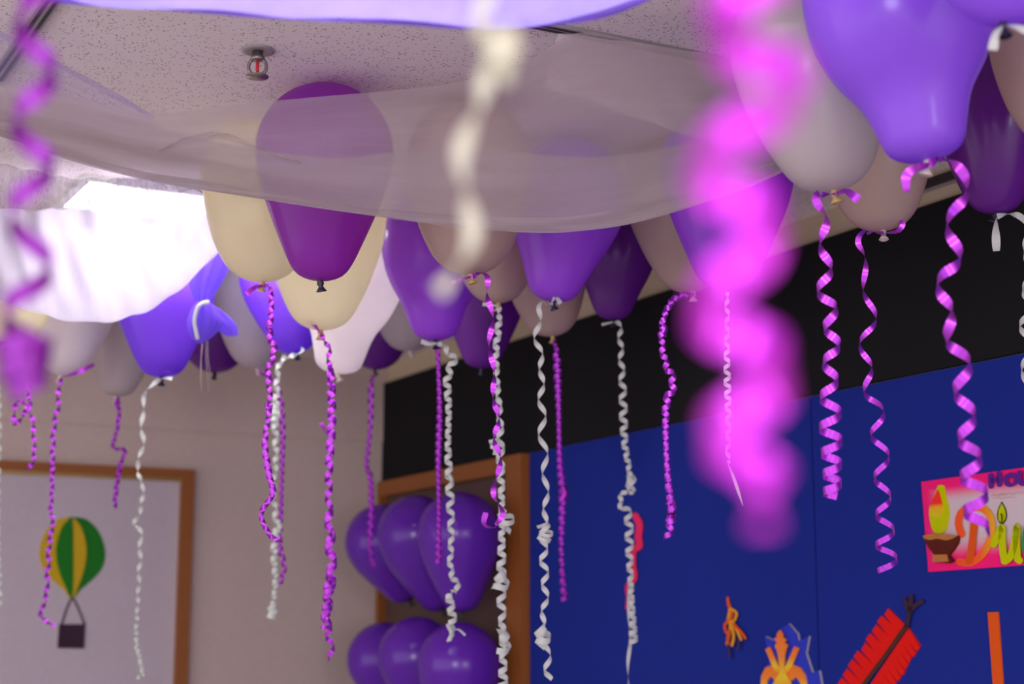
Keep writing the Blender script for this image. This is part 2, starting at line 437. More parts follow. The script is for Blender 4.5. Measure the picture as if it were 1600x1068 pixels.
# ceiling tee bars
def ceilbar(p, d, l0, l1, label, nm):
    s = d.cross(Z)
    parts = []
    c = Vector(p) + d * ((l0 + l1) / 2)
    root = tag(empty(nm, c, None, None), label, 'ceiling bar', None, 'structure')
    struct('tee_flange', box(c - Z * 0.004, d, s, Z, (l1 - l0) / 2, 0.016, 0.004), M['tbar'], None, None, root)
    for k in (-1, 1):
        struct('shadow_gap', box(c - Z * 0.0085 + s * 0.007 * k, d, s, Z, (l1 - l0) / 2, 0.0035, 0.0006), M['tbar_dark'], None, None, root)
ceilbar(at_ceiling(965, 60), DL, -0.9, 0.62, 'dark slotted ceiling bar at the top edge of the white sheer drape', 'trim_5')
ceilbar(at_ceiling(45, 48), DR, -1.5, 0.35, 'grey slotted ceiling bar in the top left corner of the photo', 'trim_6')

# ---------------------------------------------------------------- fire sprinkler
p = at_ceiling(403, 78)
sp = empty('fire_sprinkler', p, 'small steel fire sprinkler on the bare ceiling tile', 'sprinkler')
obj('escutcheon', *lathe(p, -Z, [(0.0000, 0.0336), (0.0034, 0.0328), (0.0050, 0.0252), (0.0034, 0.0202), (0.0025, 0.0000)], 28), M['tbar'], sp)
obj('neck', *lathe(p, -Z, [(0.0000, 0.0109), (0.0126, 0.0109), (0.0134, 0.0134), (0.0218, 0.0134), (0.0227, 0.0084)], 12), M['steel'], sp)
for s in (-1, 1):
    obj('yoke_arm', *tube(catmull([p - Z * 0.0185 + RGT * 0.0101 * s, p - Z * 0.0294 + RGT * 0.0168 * s, p - Z * 0.0437 + RGT * 0.0160 * s, p - Z * 0.0538 + RGT * 0.0050 * s], 9), 0.0036), M['steel'], sp)
obj('glass_bulb', *lathe(p, -Z, [(0.0227, 0.0017), (0.0269, 0.0036), (0.0420, 0.0036), (0.0470, 0.0017)], 12), M['red_bulb'], sp)
obj('deflector', *lathe(p, -Z, [(0.0470, 0.0036), (0.0529, 0.0050), (0.0538, 0.0227), (0.0563, 0.0227), (0.0571, 0.0000)], 24), M['steel'], sp)

# ---------------------------------------------------------------- ceiling lamps
def troffer(c, d, hl, hw, label, lamp='light'):
    s = d.cross(Z)
    r = empty('ceiling_light', c, label, 'ceiling light', 'ceiling lights')
    parts = []
    for k in (-1, 1):
        parts.append(box(c - Z * 0.006 + s * (hw + 0.012) * k, d, s, Z, hl + 0.024, 0.012, 0.006))
        parts.append(box(c - Z * 0.006 + d * (hl + 0.012) * k, d, s, Z, 0.012, hw, 0.006))
    obj('frame', *merge(*parts), M['white_metal'], r, False)
    obj('diffuser', *box(c - Z * 0.004, d, s, Z, hl, hw, 0.003), M[lamp], r, False)
troffer(at_ceiling(318, 322), DL, 0.34, 0.14, 'bright long ceiling light glowing through the white swag on the left')
troffer(at_ceiling(560, -330), DL, 0.55, 0.25, 'unseen ceiling light added above the lilac swag to make it glow', 'added_light')  # unseen panel, added so the lilac cloth is lit through from above

# dark grille at the top of the right wall
vb = rb(1466, 283)
g = empty('air_vent', at_wall(1466, 292), 'small dark air grille high on the cream wall behind the big balloons', 'vent')
zv0 = at_wall(1466, 291).z; zv1 = CEIL - 0.012
obj('vent_frame', *rwall_slab(vb - 0.16, vb + 0.16, zv0 - 0.006, zv1, 0.008), M['tbar'], g, False)
for k in range(4):
    zz = zv0 + (zv1 - zv0) * (k + 0.5) / 4
    obj('vent_slat', *rwall_slab(vb - 0.15, vb + 0.15, zz - (zv1 - zv0) * 0.10, zz + (zv1 - zv0) * 0.10, 0.012), M['tbar_dark'], g, False)

# ---------------------------------------------------------------- balloons
PEAR = [(0, .035), (.004, .13), (.012, .235), (.03, .34), (.06, .415), (.12, .465), (.24, .58), (.36, .80), (.48, .94), (.58, .99), (.657, 1)]
ROUND = [(0, .035), (.004, .11), (.012, .21), (.03, .32), (.06, .405), (.12, .50), (.24, .65), (.36, .79), (.48, .915), (.58, .975), (.657, 1)]
EGG = [(0, .035), (.004, .12), (.012, .22), (.03, .35), (.06, .48), (.12, .635), (.24, .80), (.36, .895), (.48, .96), (.58, .99), (.657, 1)]
def profile(L, R, shp=0.0, n=30):
    """shp: -1 egg, 0 tapered with a round nose, 1 pear."""
    other = EGG if shp < 0 else PEAR
    m = abs(shp)
    zc = L - R; pts = []
    for a_, b_ in zip(ROUND, other):
        pts.append((a_[0] / .657 * zc, (a_[1] * (1 - m) + b_[1] * m) * R, 0))
    c = catmull(pts, n)
    out = [(p[0], p[1]) for p in c]
    for i in range(1, 15):
        f = math.pi / 2 * i / 14
        out.append((zc + R * math.sin(f), max(0.0005, R * math.cos(f))))
    return out
KN = {}
BAL = []
def balloon(key, kx, ky, W, mat, label, cx=None, a=1.42, knot='knot_dark', t=None, group='purple and white balloons under the ceiling', shp=0.0, lean=0.0):
    r = ray(kx, ky)
    if t is None: t = (H - 0.004) / (r.z + a * W / FPX)
    K = CAM + r * t
    D = W * t / FPX; L = D * a
    dx = ((cx if cx is not None else kx) - kx) * t / FPX
    zc = L - D / 2
    ax = Vector((dx, lean * zc, zc)).normalized()
    if K.z + ax.z * zc + D / 2 > CEIL - 0.002: K.z = K.z
    KN[key] = (K, t)
    root = empty('balloon', K, label, 'balloon', group)
    body = obj('body', *lathe(K, ax, profile(L, D / 2, shp), 48), M[mat], root)
    # rolled neck and lip under the body
    s = 0.022 * D / 0.28
    prof = [(0.010 * D / .28, 0.0045), (0.0, 0.0055), (-0.3 * s, 0.0075), (-0.55 * s, 0.0045), (-0.8 * s, 0.008), (-1.0 * s, 0.011), (-1.05 * s, 0.009), (-0.8 * s, 0.004)]
    prof = [(h, rr * D / 0.28) for h, rr in prof]
    kd = Vector((random.uniform(-0.4, 0.4), random.uniform(-0.3, 0.3), 1)).normalized()
    obj('knot', *lathe(K, kd, prof, 16), M[knot], root)
    BAL.append((key, K + ax * zc, D / 2, K, t, K.z + ax.z * zc + D / 2 - CEIL))
    return root
B = balloon
B('b1', 500, 438, 218, 'magenta_purple', 'purple balloon with a bare black knot, its top veiled by the sheer drape', cx=503, a=1.46)
B('b2', 410, 440, 186, 'cream_latex', 'glowing cream balloon next to the bright swag, left of the black-knotted purple one', cx=404, a=1.42, knot='knot_gold', t=3.78, shp=-1)
B('b3', 501, 515, 192, 'cream_latex', 'cream-white balloon directly behind the purple one with the black knot', cx=505, a=1.42, knot='knot_gold', t=4.07, shp=-0.4)
B('b4', 527, 583, 176, 'bright_white', 'white balloon hanging lowest under the cream one, with a narrow nose', cx=545, a=1.5, knot='knot_pale', t=4.4, shp=1.0)
B('b5', 640, 548, 140, 'white', 'grey-white balloon half hidden between the lowest white one and a purple one', cx=632, knot='knot_pale', t=5.2, shp=-0.5)
B('b6', 585, 577, 118, 'plum', 'dark purple balloon bottom showing right of the lowest white balloon', cx=590, t=5.65, shp=-1)
B('b7', 465, 551, 134, 'blue_purple', 'bright blue-purple balloon tilted behind the cream balloon, white ribbon on its knot', cx=437, shp=-0.3)
B('b8', 402, 575, 128, 'white', 'grey-white balloon right of the tied violet cloth', cx=394, knot='knot_pale', shp=-0.8)
B('b9', 336, 582, 130, 'plum', 'dark purple balloon low behind the tied violet cloth', cx=334, t=5.45, shp=-1)
B('b10', 253, 589, 166, 'blue_purple', 'bright purple balloon under the right end of the white swag', cx=250)
B('b12', 95, 586, 146, 'bright_white', 'white balloon under the white swag at far left, purple ribbon with a long tail', cx=108, knot='knot_pale', shp=-0.5, t=5.0)
B('b13', 182, 619, 130, 'white', 'small grey-white balloon hanging behind the bright purple one at left', cx=188, knot='knot_pale', shp=0)
B('b14', 22, 535, 130, 'cream_latex', 'cream balloon cut by the left edge of the photo', cx=20, knot='knot_gold', shp=-1, t=4.62)
B('b15', 680, 531, 168, 'purple', 'purple balloon with a white ribbon, left of the two pinkish cream ones', cx=678, t=4.22, shp=0.5)
B('b16', 735, 428, 198, 'pink_cream', 'pinkish cream balloon with a gold knot under the middle of the drape', cx=732, knot='knot_gold', shp=-0.8)
B('b17', 779, 473, 166, 'pink_cream', 'pinkish cream balloon just behind and right of the gold-knotted one', cx=768, knot='knot_gold', t=4.0, shp=-0.5)
B('b18', 752, 575, 132, 'plum', 'dark purple balloon hanging low behind the pinkish cream pair', cx=756, shp=0.0)
B('b19', 862, 470, 186, 'purple', 'bright purple balloon at the lowest point of the drape, wavy white ribbon', cx=890, shp=0.3)
B('b20', 864, 525, 138, 'pink_cream', 'greyish cream balloon low behind the bright purple one at the drape', cx=850, knot='knot_gold', shp=-0.6)
B('b21', 957, 499, 134, 'plum', 'dark purple balloon with a white curled ribbon in front of the black band', cx=963, shp=0.3)
B('b22', 1083, 456, 180, 'pink_cream', 'cream balloon behind the blurred magenta streamer', cx=1066, knot='knot_pale', t=3.88, shp=-0.5)
B('b23', 1135, 452, 214, 'purple', 'purple balloon half covered by the blurred magenta streamer', cx=1141)
B('b24', 1303, 298, 252, 'white', 'large grey-white balloon left of the biggest purple one', cx=1272, knot='knot_gold', shp=-0.5)
B('b25', 1380, 360, 196, 'pink_cream', 'brownish cream balloon behind the large grey-white one', cx=1368, knot='knot_pale', shp=-0.6)
B('b26', 1450, 250, 298, 'near_violet', 'biggest and nearest purple balloon at upper right with a looped purple ribbon', cx=1412, knot='knot_pale', shp=1.0)
B('b27', 1556, 333, 182, 'plum', 'dark purple balloon right of the biggest one, short white ribbon end', cx=1562, shp=-0.2)
B('b28', 1567, 36, 300, 'near_violet', 'purple balloon bottom cut by the top edge of the photo at upper right', cx=1600, shp=-0.8)
B('b29', 1660, 225, 200, 'pink_cream', 'greyish cream balloon cut by the right edge of the photo', cx=1655, knot='knot_gold', shp=-0.8)
# six balloons stacked against the door
GW = 'purple balloons fixed by the door in two rows'
def wall_balloon(key, cx, cy, W, kx, ky, t, label, rim):
    # as far back as the walls and the balloons already there allow
    t = 6.9
    while t > 4.5:
        C = at(cx, cy, t); R = W * t / FPX / 2
        if min((C - CORNER).dot(NR), (C - CORNER).dot(NL)) > R + 0.06 and all((C - b[1]).length > R + b[2] - 0.004 for b in BAL if b[0][0] == 'g'): break
        t -= 0.01
    D = W * t / FPX
    dirv = at(kx, ky, t) - C
    dirv = dirv - NR * min(0, (C + dirv - CORNER).dot(NR) - 0.06)
    L0 = dirv.length; ax = -dirv.normalized()
    K = C + dirv
    root = empty('balloon', K, label, 'balloon', GW)
    obj('body', *lathe(K, ax, profile(L0 + D / 2, D / 2, 0.1), 40), M['wall_purple'], root)
    obj('knot', *lathe(K, ax, [(0.006, 0.005), (-0.006, 0.008), (-0.014, 0.005), (-0.022, 0.011), (-0.024, 0.009)], 14), M['knot_dark'], root)
    BAL.append((key, C, D / 2, K, t, C.z + D / 2 - CEIL))
wall_balloon('g1', 598, 846, 118, 640, 938, 6.72, 'leftmost purple balloon of the upper row by the door', 0)
wall_balloon('g2', 652, 836, 126, 692, 952, 6.44, 'middle purple balloon of the upper row by the door', 0)
wall_balloon('g3', 718, 834, 132, 722, 955, 6.12, 'rightmost purple balloon of the upper row by the door', 0)
wall_balloon('g4', 600, 1030, 116, 640, 1122, 6.72, 'leftmost purple balloon of the lower row by the door', 0)
wall_balloon('g5', 652, 1026, 124, 692, 1142, 6.44, 'middle purple balloon of the lower row by the door', 0)
wall_balloon('g6', 718, 1038, 132, 722, 1158, 6.12, 'rightmost purple balloon of the lower row by the door', 0)

# ---------------------------------------------------------------- curled ribbons
def strip(path, amp, pitch, width, fade=25, jit=0.12, phase=None, rnd=None, step=1.6, ampjit=0.25):
    """path: (px, py, depth) points; amp, pitch, width in picture pixels at that depth (numbers or (start, end))."""
    rnd = rnd or random
    Ltot = sum((Vector(path[i + 1][:2]) - Vector(path[i][:2])).length for i in range(len(path) - 1))
    n = max(12, int(Ltot / step))
    pts = catmull(path, n)
    W = [at(p[0], p[1], p[2]) for p in pts]
    f = lambda q, u: q if not isinstance(q, (tuple, list)) else q[0] + (q[1] - q[0]) * u
    ph = rnd.uniform(0, 6.28) if phase is None else phase
    C, A, N = [], [], []
    s = 0; j1 = rnd.uniform(0, 6); j2 = rnd.uniform(0, 6)
    for i, p in enumerate(pts):
        u = i / (n - 1)
        if i: s += (Vector(pts[i][:2]) - Vector(pts[i - 1][:2])).length
        k = p[2] / FPX
        pit = f(pitch, u) * (1 + jit * 1.6 * math.sin(s / 47 + j1))
        if i: ph += 2 * math.pi * ((Vector(pts[i][:2]) - Vector(pts[i - 1][:2])).length) / pit
        a = f(amp, u) * (1 + ampjit * math.sin(s / 31 + j2)) * min(1, s / fade if fade else 1) * k
        T = (W[min(i + 1, n - 1)] - W[max(i - 1, 0)]).normalized()
        e1 = RGT - T * RGT.dot(T)
        if e1.length < 0.35: e1 = Z - T * Z.dot(T)
        e1.normalize(); e2 = T.cross(e1)
        nr = e1 * math.cos(ph) + e2 * math.sin(ph)
        C.append(W[i] + nr * a); N.append(nr); A.append(f(width, u) * k)
    V, F = [], []
    for i in range(n):
        T = (C[min(i + 1, n - 1)] - C[max(i - 1, 0)]).normalized()
        b = N[i].cross(T)
        b = b.normalized() if b.length > 1e-5 else RGT
        V += [C[i] - b * A[i] / 2, C[i] + b * A[i] / 2]
        if i: F.append((2 * i - 2, 2 * i - 1, 2 * i + 1, 2 * i))
    return V, F
def up(px, py, t, n=5):
    r = at(px, py, t); out = []
    for i in range(n):           # straight up to the ceiling above
        z = CEIL - (CEIL - r.z) * i / n
        q = Vector((r.x, r.y, z)) - CAM
        d = q.dot(FWD)
        out.append((800 + FPX * q.x / d, 534 - FPX * q.dot(UPV) / d, d))
    return out
def ribbon(key, label, mat, strands, group='curled ribbons hanging from the balloons'):
    parts = [strip(**s) for s in strands]
    V, F = merge(*parts)
    return tag(obj('curling_ribbon', V, F, M[mat], None, True, V[0]), label, 'ribbon', group)
def P(t, *xy): return [(x, y, t) for x, y in xy]
def kt(k): return KN[k][1]
def S(path, amp, pitch, width, **kw): return dict(path=path, amp=amp, pitch=pitch, width=width, **kw)
def tail(t, *xy, w=8): return S(P(t, *xy), 0.0, 160, w, fade=0, jit=0.05, phase=0.3)
def loop(t, cx, cy, r, w=6, turns=1.2):
    h = r * 1.5
    return S(P(t, (cx - r * 0.3, cy - h), (cx + r * 0.4, cy), (cx - r * 0.2, cy + h)), r * 0.85, max(5, r * 1.1), w * 0.9, fade=0, jit=0.6, ampjit=0.5, step=0.8)
t = kt('b2') - 0.02
ribbon('r1', 'crinkled purple ribbon from the glowing cream balloon, kinked near its end', 'r_purple', [
    S(P(t, (411, 446), (422, 450), (424, 482), (421, 520), (428, 548), (419, 580), (422, 630), (414, 690), (420, 740), (426, 770), (408, 803), (424, 838), (440, 843)), 4.5, (26, 15), 8),
    tail(t, (411, 446), (398, 449), (385, 459)), loop(t, 421, 518, 5), loop(t, 417, 640, 6)])
t = kt('b7') - 0.04
ribbon('r2', 'knotted white ribbon from the tilted blue-purple balloon', 'r_white', [
    S(P(t, (466, 553), (442, 560), (434, 580), (432, 620), (430, 660), (431, 720), (427, 770), (432, 820), (428, 865), (430, 910), (424, 962)), 4.5, (30, 20), 8),
    tail(t, (466, 553), (474, 546), (470, 544), w=6), loop(t, 430, 645, 9, 8), loop(t, 433, 822, 9, 8), loop(t, 425, 955, 6, 8)])
t = kt('b8') - 0.02
ribbon('r3', 'dark purple ribbon hanging just behind the knotted white one', 'r_deep', [
    S(P(t, (404, 580), (432, 600), (441, 650), (441, 720), (439, 800), (437, 850), (444, 885), (438, 912)), 3.5, 15, 6)])
t = kt('b3') - 0.03
ribbon('r4', 'long double-twisted purple ribbon from the cream balloon behind the black knot', 'r_purple', [
    S(P(t, (501, 520), (513, 545), (515, 590), (516, 660), (514, 720), (513, 790), (515, 850), (519, 880), (514, 930), (511, 965), (519, 1030)), (3, 8), (24, 40), 8, phase=0),
    S(P(t, (513, 570), (519, 590), (519, 660), (516, 720), (514, 790), (516, 850), (518, 885), (513, 940)), (4, 8), (24, 40), 8, phase=3.1, fade=10),
    S(P(t, (512, 890), (512, 920), (508, 972)), 9, 18, 8), tail(t, (501, 520), (490, 506), (479, 498)), loop(t, 508, 970, 7, 8), tail(t, (512, 680), (504, 666), (502, 660), w=7)])
t = kt('b6') - 0.02
ribbon('r5', 'soft dark purple ribbon crossing the left wall balloons beside the corner', 'r_deep', [
    S(P(t, (585, 584), (580, 600), (579, 660), (573, 726), (579, 745), (580, 800), (578, 850), (583, 884)), 4, 14, 6.5)])
t = 4.55
ribbon('r6', 'tightly curled dark purple ribbon left of the zigzag white one', 'r_deep', [
    S(up(684, 520, t, 3) + P(t, (684, 520), (685, 575), (687, 640), (685, 720), (686, 800), (685, 878)), 4, 12, 6.5)])
t = kt('b15') - 0.03
ribbon('r7', 'zigzag white ribbon from the purple balloon, ending in a small rosette', 'r_white', [
    S(P(t, (682, 536), (694, 541), (708, 562), (699, 590), (701, 640), (700, 700), (703, 770), (705, 840), (704, 888), (716, 922), (703, 932), (707, 965), (703, 990)), 5.5, (23, 25), 8),
    tail(t, (682, 536), (670, 537), (658, 533)), loop(t, 703, 989, 8, 8), loop(t, 703, 750, 7, 7), tail(t, (705, 985), (716, 983), (727, 992), w=4)])
t = kt('b16') - 0.03
ribbon('r8', 'flat bright purple ribbon from the gold-knotted balloon, hooked at its end', 'r_purple', [
    S(P(t, (737, 432), (752, 428), (763, 440), (765, 480), (768, 540), (770, 590), (776, 650), (776, 700), (780, 740), (770, 775), (784, 800), (778, 818), (760, 818), (757, 800)), 4, 75, 9),
    tail(t, (736, 432), (722, 436), (706, 442), w=6)])
t = kt('b17') - 0.04
ribbon('r9', 'thick chain-like white ribbon reaching the bottom edge below the gold-knotted pair', 'r_white', [
    S(P(t, (780, 478), (779, 510), (775, 550), (777, 600), (781, 650), (782, 720), (784, 790), (784, 850), (783, 920), (785, 980), (786, 1040), (785, 1110)), (4, 7.5), (30, 24), 9),
    tail(t, (778, 478), (766, 476), (754, 475), w=6), loop(t, 788, 812, 10, 9), loop(t, 781, 908, 9, 10), loop(t, 786, 1000, 12, 11), loop(t, 771, 697, 6, 7)])
t = kt('b19') - 0.03
ribbon('r10', 'loosely waved white ribbon with a ring in it, from the bright purple balloon', 'r_white', [
    S(P(t, (864, 474), (850, 474), (840, 492), (840, 530), (846, 570), (846, 620), (848, 680), (852, 740), (853, 790), (849, 832), (850, 880), (852, 930), (847, 985), (853, 1010), (858, 1062)), 5.5, (62, 38), 8),
    tail(t, (862, 472), (868, 464), (876, 474), w=8), loop(t, 850, 832, 9, 6, 1.4), loop(t, 846, 995, 9, 12)])
t = kt('b20') - 0.02
ribbon('r11', 'tightly curled purple ribbon right of the ringed white one, in front of the blue panel', 'r_deep', [
    S(P(t, (866, 530), (870, 560), (873, 640), (875, 720), (879, 770), (877, 850), (879, 900), (882, 936)), 5, 14, 7), loop(t, 880, 770, 6, 6)])
t = kt('b21') - 0.03
ribbon('r12', 'white curled ribbon hanging in front of the pink cutout on the blue panel', 'r_white', [
    S(P(t, (959, 503), (968, 508), (970, 545), (973, 610), (976, 690), (984, 750), (967, 785), (981, 802), (984, 880), (987, 940), (990, 1006)), (5, 6), (30, 17), 7.5),
    tail(t, (958, 503), (949, 505), (940, 507), w=5), loop(t, 985, 757, 8, 7), tail(t + 0.03, (984, 900), (982, 970), (985, 1000), (981, 1040), (984, 1100), w=6)])
t = kt('b22') - 0.03
ribbon('r13', 'purple coiled ribbon just left of the blurred magenta streamer', 'r_purple', [
    S(P(t, (1085, 460), (1060, 463), (1043, 482), (1034, 515), (1038, 560), (1052, 598), (1041, 632), (1041, 700), (1045, 760), (1050, 800), (1043, 842)), 5.5, (22, 19), 8.5), loop(t, 1035, 513, 7, 8), loop(t, 1047, 800, 9, 8)])
t = kt('b23') - 0.03
ribbon('r14', 'thin white ribbon with a straight end, seen through the magenta blur', 'r_white', [
    S(P(t, (1136, 456), (1136, 520), (1136, 580), (1138, 640), (1138, 690), (1137, 722)), 4.5, 24, 6.5), tail(t, (1137, 722), (1148, 750), (1161, 790), w=5)])
t = kt('b24') - 0.03
ribbon('r15', 'shiny purple spiral ribbon from the large grey-white balloon, bunched at its end', 'r_purple', [
    S(P(t, (1305, 303), (1280, 304), (1277, 325), (1289, 360), (1289, 420), (1292, 470), (1301, 520), (1297, 580), (1297, 640), (1299, 700), (1300, 740), (1301, 776)), (9, 17), (92, 27), 13, ampjit=0.15, jit=0.06, fade=60, phase=2.4),
    tail(t, (1305, 303), (1322, 299), (1342, 312), w=14)])
t = kt('b25') - 0.03
ribbon('r16', 'slim purple spiral ribbon from the brownish cream balloon, with even coils', 'r_purple', [
    S(P(t, (1381, 364), (1355, 362), (1340, 380), (1346, 410), (1358, 450), (1358, 500), (1352, 560), (1360, 610), (1372, 660), (1377, 730), (1381, 800), (1386, 890)), (8, 15), (105, 44), 9, ampjit=0.12, jit=0.05, fade=60, phase=2.0),
    tail(t, (1382, 364), (1402, 361), (1411, 350), (1406, 344), w=8)])
t = kt('b26') - 0.03
ribbon('r17', 'broad purple spiral ribbon from the biggest balloon, ending over the pink poster', 'r_purple', [
    S(P(t, (1452, 256), (1476, 247), (1500, 262), (1503, 300), (1492, 340), (1489, 400), (1476, 445), (1478, 490), (1492, 530), (1505, 600), (1512, 680), (1522, 760), (1528, 832)), (8, 19), (120, 52), 16, ampjit=0.12, jit=0.05, fade=70, phase=1.8),
    tail(t, (1452, 258), (1432, 262), (1416, 275), (1417, 300), w=14)])
t = kt('b27') - 0.03
ribbon('r18', 'white ribbon from the dark purple balloon, curling down the right edge of the photo', 'r_white', [
    S(P(t, (1558, 338), (1580, 333), (1598, 345), (1606, 400), (1606, 480), (1606, 560), (1606, 640)), (4, 14), 68, 10, fade=60, phase=2.0),
    tail(t, (1557, 339), (1556, 360), (1557, 392), w=13)])
t = kt('b28') - 0.03
ribbon('r19', 'short white ribbon tied under the topmost purple balloon at upper right', 'r_white', [
    tail(t, (1568, 40), (1586, 42), (1620, 54), w=12), tail(t, (1567, 42), (1556, 55), (1551, 78), w=15)])
t = kt('b14') - 0.03
ribbon('r20', 'purple ribbon folded into a sharp triangle at the far left', 'r_purple', [
    S(P(t, (24, 538), (42, 550), (45, 580), (44, 622), (46, 632), (22, 664), (27, 626), (48, 645), (53, 690), (52, 718), (42, 735)), 1.5, 30, 8),
    tail(t, (22, 538), (8, 537), (-8, 540), w=7)])
t = kt('b12') - 0.03
ribbon('r21', 'long twisted purple ribbon crossing the paper hot-air balloon', 'r_purple', [
    S(P(t, (96, 590), (91, 610), (91, 632), (84, 670), (82, 720), (81, 770), (79, 800), (83, 812), (77, 850), (74, 900), (72, 930), (64, 962), (85, 976)), 2.6, 26, 8),
    tail(t, (96, 590), (125, 580), (147, 569), w=7)])
t = kt('b13') - 0.02
ribbon('r22', 'short kinked purple ribbon ending above the door frame', 'r_deep', [
    S(P(t, (183, 624), (186, 640), (183, 670), (177, 698), (195, 703), (188, 725), (182, 760), (179, 792)), 2.4, 20, 8), loop(t, 182, 628, 4, 6)])
t = kt('b10') - 0.03
ribbon('r23', 'long thin white ribbon hanging between the paper hot-air balloon and the door jamb', 'r_white', [
    S(P(t, (250, 592), (240, 600), (223, 628), (223, 690), (214, 735), (222, 752), (221, 790), (211, 815), (219, 832), (217, 900), (214, 960), (213, 1000), (222, 1050), (216, 1058)), 2.4, (60, 16), 7),
    tail(t, (250, 592), (260, 590), (269, 591), w=7), loop(t, 213, 1005, 5, 6)])
ribbon('r24', 'white ribbon right at the left edge of the photo', 'r_white', [
    S(P(4.9, (-4, 492), (-3, 560), (-1, 640), (-3, 740), (-3, 850), (0, 945)), 3, 30, 7)])
# streamers close to the camera, hanging from the ceiling
G2 = 'out-of-focus streamers close to the camera'
t = 0.52
ribbon('n1', 'very blurred bright magenta spiral streamer hanging close to the camera at right', 'r_magenta', [
    S(up(1170, -140, t, 5) + P(t, (1165, -100), (1150, 20), (1190, 110), (1165, 200), (1150, 300), (1165, 400), (1165, 500), (1178, 600), (1188, 690), (1190, 760)), (44, 64), (300, 215), 60, step=5, jit=0.1, phase=0.6),
    tail(t, (1185, 720), (1190, 770), (1193, 825), w=44)], G2)
t = 1.1
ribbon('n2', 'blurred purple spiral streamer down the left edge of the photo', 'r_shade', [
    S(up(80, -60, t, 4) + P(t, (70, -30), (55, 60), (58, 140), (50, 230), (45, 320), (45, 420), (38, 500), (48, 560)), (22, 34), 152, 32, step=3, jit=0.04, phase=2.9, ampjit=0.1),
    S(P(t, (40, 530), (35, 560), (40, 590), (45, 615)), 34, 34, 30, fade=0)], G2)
t = 0.88
ribbon('n3', 'blurred ivory-white streamer hanging at the top centre of the photo', 'r_ivory', [
    S(up(752, -60, t, 4) + P(t, (755, -20), (765, 50), (785, 85), (750, 130), (728, 180), (724, 240), (745, 300), (735, 360), (705, 410), (682, 455)), (14, 17), 250, 26, step=3, jit=0.05),
    S(P(t, (775, 50), (785, 80), (778, 112)), 30, 36, 44, fade=0)], G2)

# ---------------------------------------------------------------- draped cloth
def loft(rows, nu=90, nv=8, wrinkle=0.004, seed=1, fu=23.0, fv=2.0):
    R = [catmull(r, nu) for r in rows]
    rnd = random.Random(seed)
    ph = [rnd.uniform(0, 6.28) for _ in range(6)]
    grid = []
    nr = (len(rows) - 1) * nv + 1
    cols = []
    for u in range(nu):
        cols.append(catmull([R[k][u] for k in range(len(rows))], nr))
    V, F, UV = [], [], []
    for v in range(nr):
        for u in range(nu):
            q = cols[u][v]
            x = u / (nu - 1); y = v / (nr - 1)
            wv = math.sin(fu * x + fv * y * 3 + ph[0]) + 0.6 * math.sin(fu * 2.3 * x - fv * y * 5 + ph[1]) + 0.5 * math.sin(fv * 9 * y + 3 * x + ph[2])
            pw = at(q[0], q[1], q[2] + wrinkle * 4 * wv)
            pw = pw + Z * wrinkle * math.sin(fu * 1.7 * x + 4 * y + ph[3])
            if pw.z > CEIL - 0.004: pw.z = CEIL - 0.004
            V.append(pw); UV.append((x, y))
    for v in range(nr - 1):
        for u in range(nu - 1):
            a = v * nu + u
            F.append((a, a + 1, a + nu + 1, a + nu))
    return V, F, UV
def row(t0, t1, *xy):
    x0, x1 = xy[0][0], xy[-1][0]
    return [(x, y, t0 + (t1 - t0) * (x - x0) / (x1 - x0)) for x, y in xy]
def drape(name, rows, mat, label, parent=None, **kw):
    V, F, UV = loft(rows, **kw)
    o = obj(name, V, F, M[mat], parent, True, None if parent else V[0], UV)
    if not parent: tag(o, label, 'drape')
    return o
# the big white sheer sling across the middle
root = empty('sheer_drape', at_ceiling(1000, 72), 'grey-white sheer drape slung across the middle in front of the balloon tops', 'drape')
front = [row(2.80, 3.02, (-120, 100), (0, 126), (110, 150), (235, 178), (375, 162), (500, 150), (700, 131), (820, 98), (900, 52), (1000, 66), (1145, 96), (1215, 150)),
         row(2.82, 3.00, (-120, 150), (0, 172), (110, 200), (235, 222), (375, 240), (500, 246), (700, 245), (820, 240), (900, 228), (1000, 212), (1145, 190), (1225, 205)),
         row(2.88, 3.02, (-120, 190), (0, 214), (110, 250), (235, 282), (375, 306), (500, 326), (700, 352), (820, 362), (900, 361), (1000, 347), (1145, 302), (1250, 256)),
         row(2.95, 3.07, (-120, 170), (0, 192), (110, 205), (235, 228), (375, 262), (500, 272), (700, 264), (820, 266), (900, 262), (1000, 243), (1100, 218), (1235, 200)),
         row(3.02, 3.10, (-120, 150), (0, 150), (110, 160), (235, 195), (375, 228), (470, 242), (540, 247), (620, 238), (760, 236), (900, 244), (1000, 238), (1100, 215), (1235, 170))]
drape('back_sling', front[2:], 'sheer_back', None, root, nu=120, nv=9, wrinkle=0.0012, seed=4, fu=9)
drape('front_sling', front[:3], 'sheer', None, root, nu=120, nv=9, wrinkle=0.0012, seed=3, fu=9)
fold = [row(2.99, 3.06, (872, 52), (960, 62), (1060, 78), (1145, 94), (1175, 130)),
        row(2.97, 3.03, (860, 90), (950, 115), (1050, 135), (1140, 150), (1180, 170)),
        row(2.98, 3.03, (850, 136), (930, 160), (1010, 190), (1105, 218), (1180, 215))]
drape('folded_end', fold, 'sheer_fold', None, root, nu=60, nv=8, wrinkle=0.0015, seed=5, fu=12)
band = [row(2.87, 3.015, (-120, 178), (0, 200), (200, 262), (400, 296), (600, 326), (800, 340), (950, 330), (1100, 290), (1245, 240)),
        row(2.875, 3.018, (-120, 186), (0, 211), (200, 274), (400, 309), (600, 339), (800, 359), (950, 354), (1100, 316), (1248, 255))]
drape('lower_hem', band, 'sheer', None, root, nu=90, nv=4, wrinkle=0.0008, seed=6)
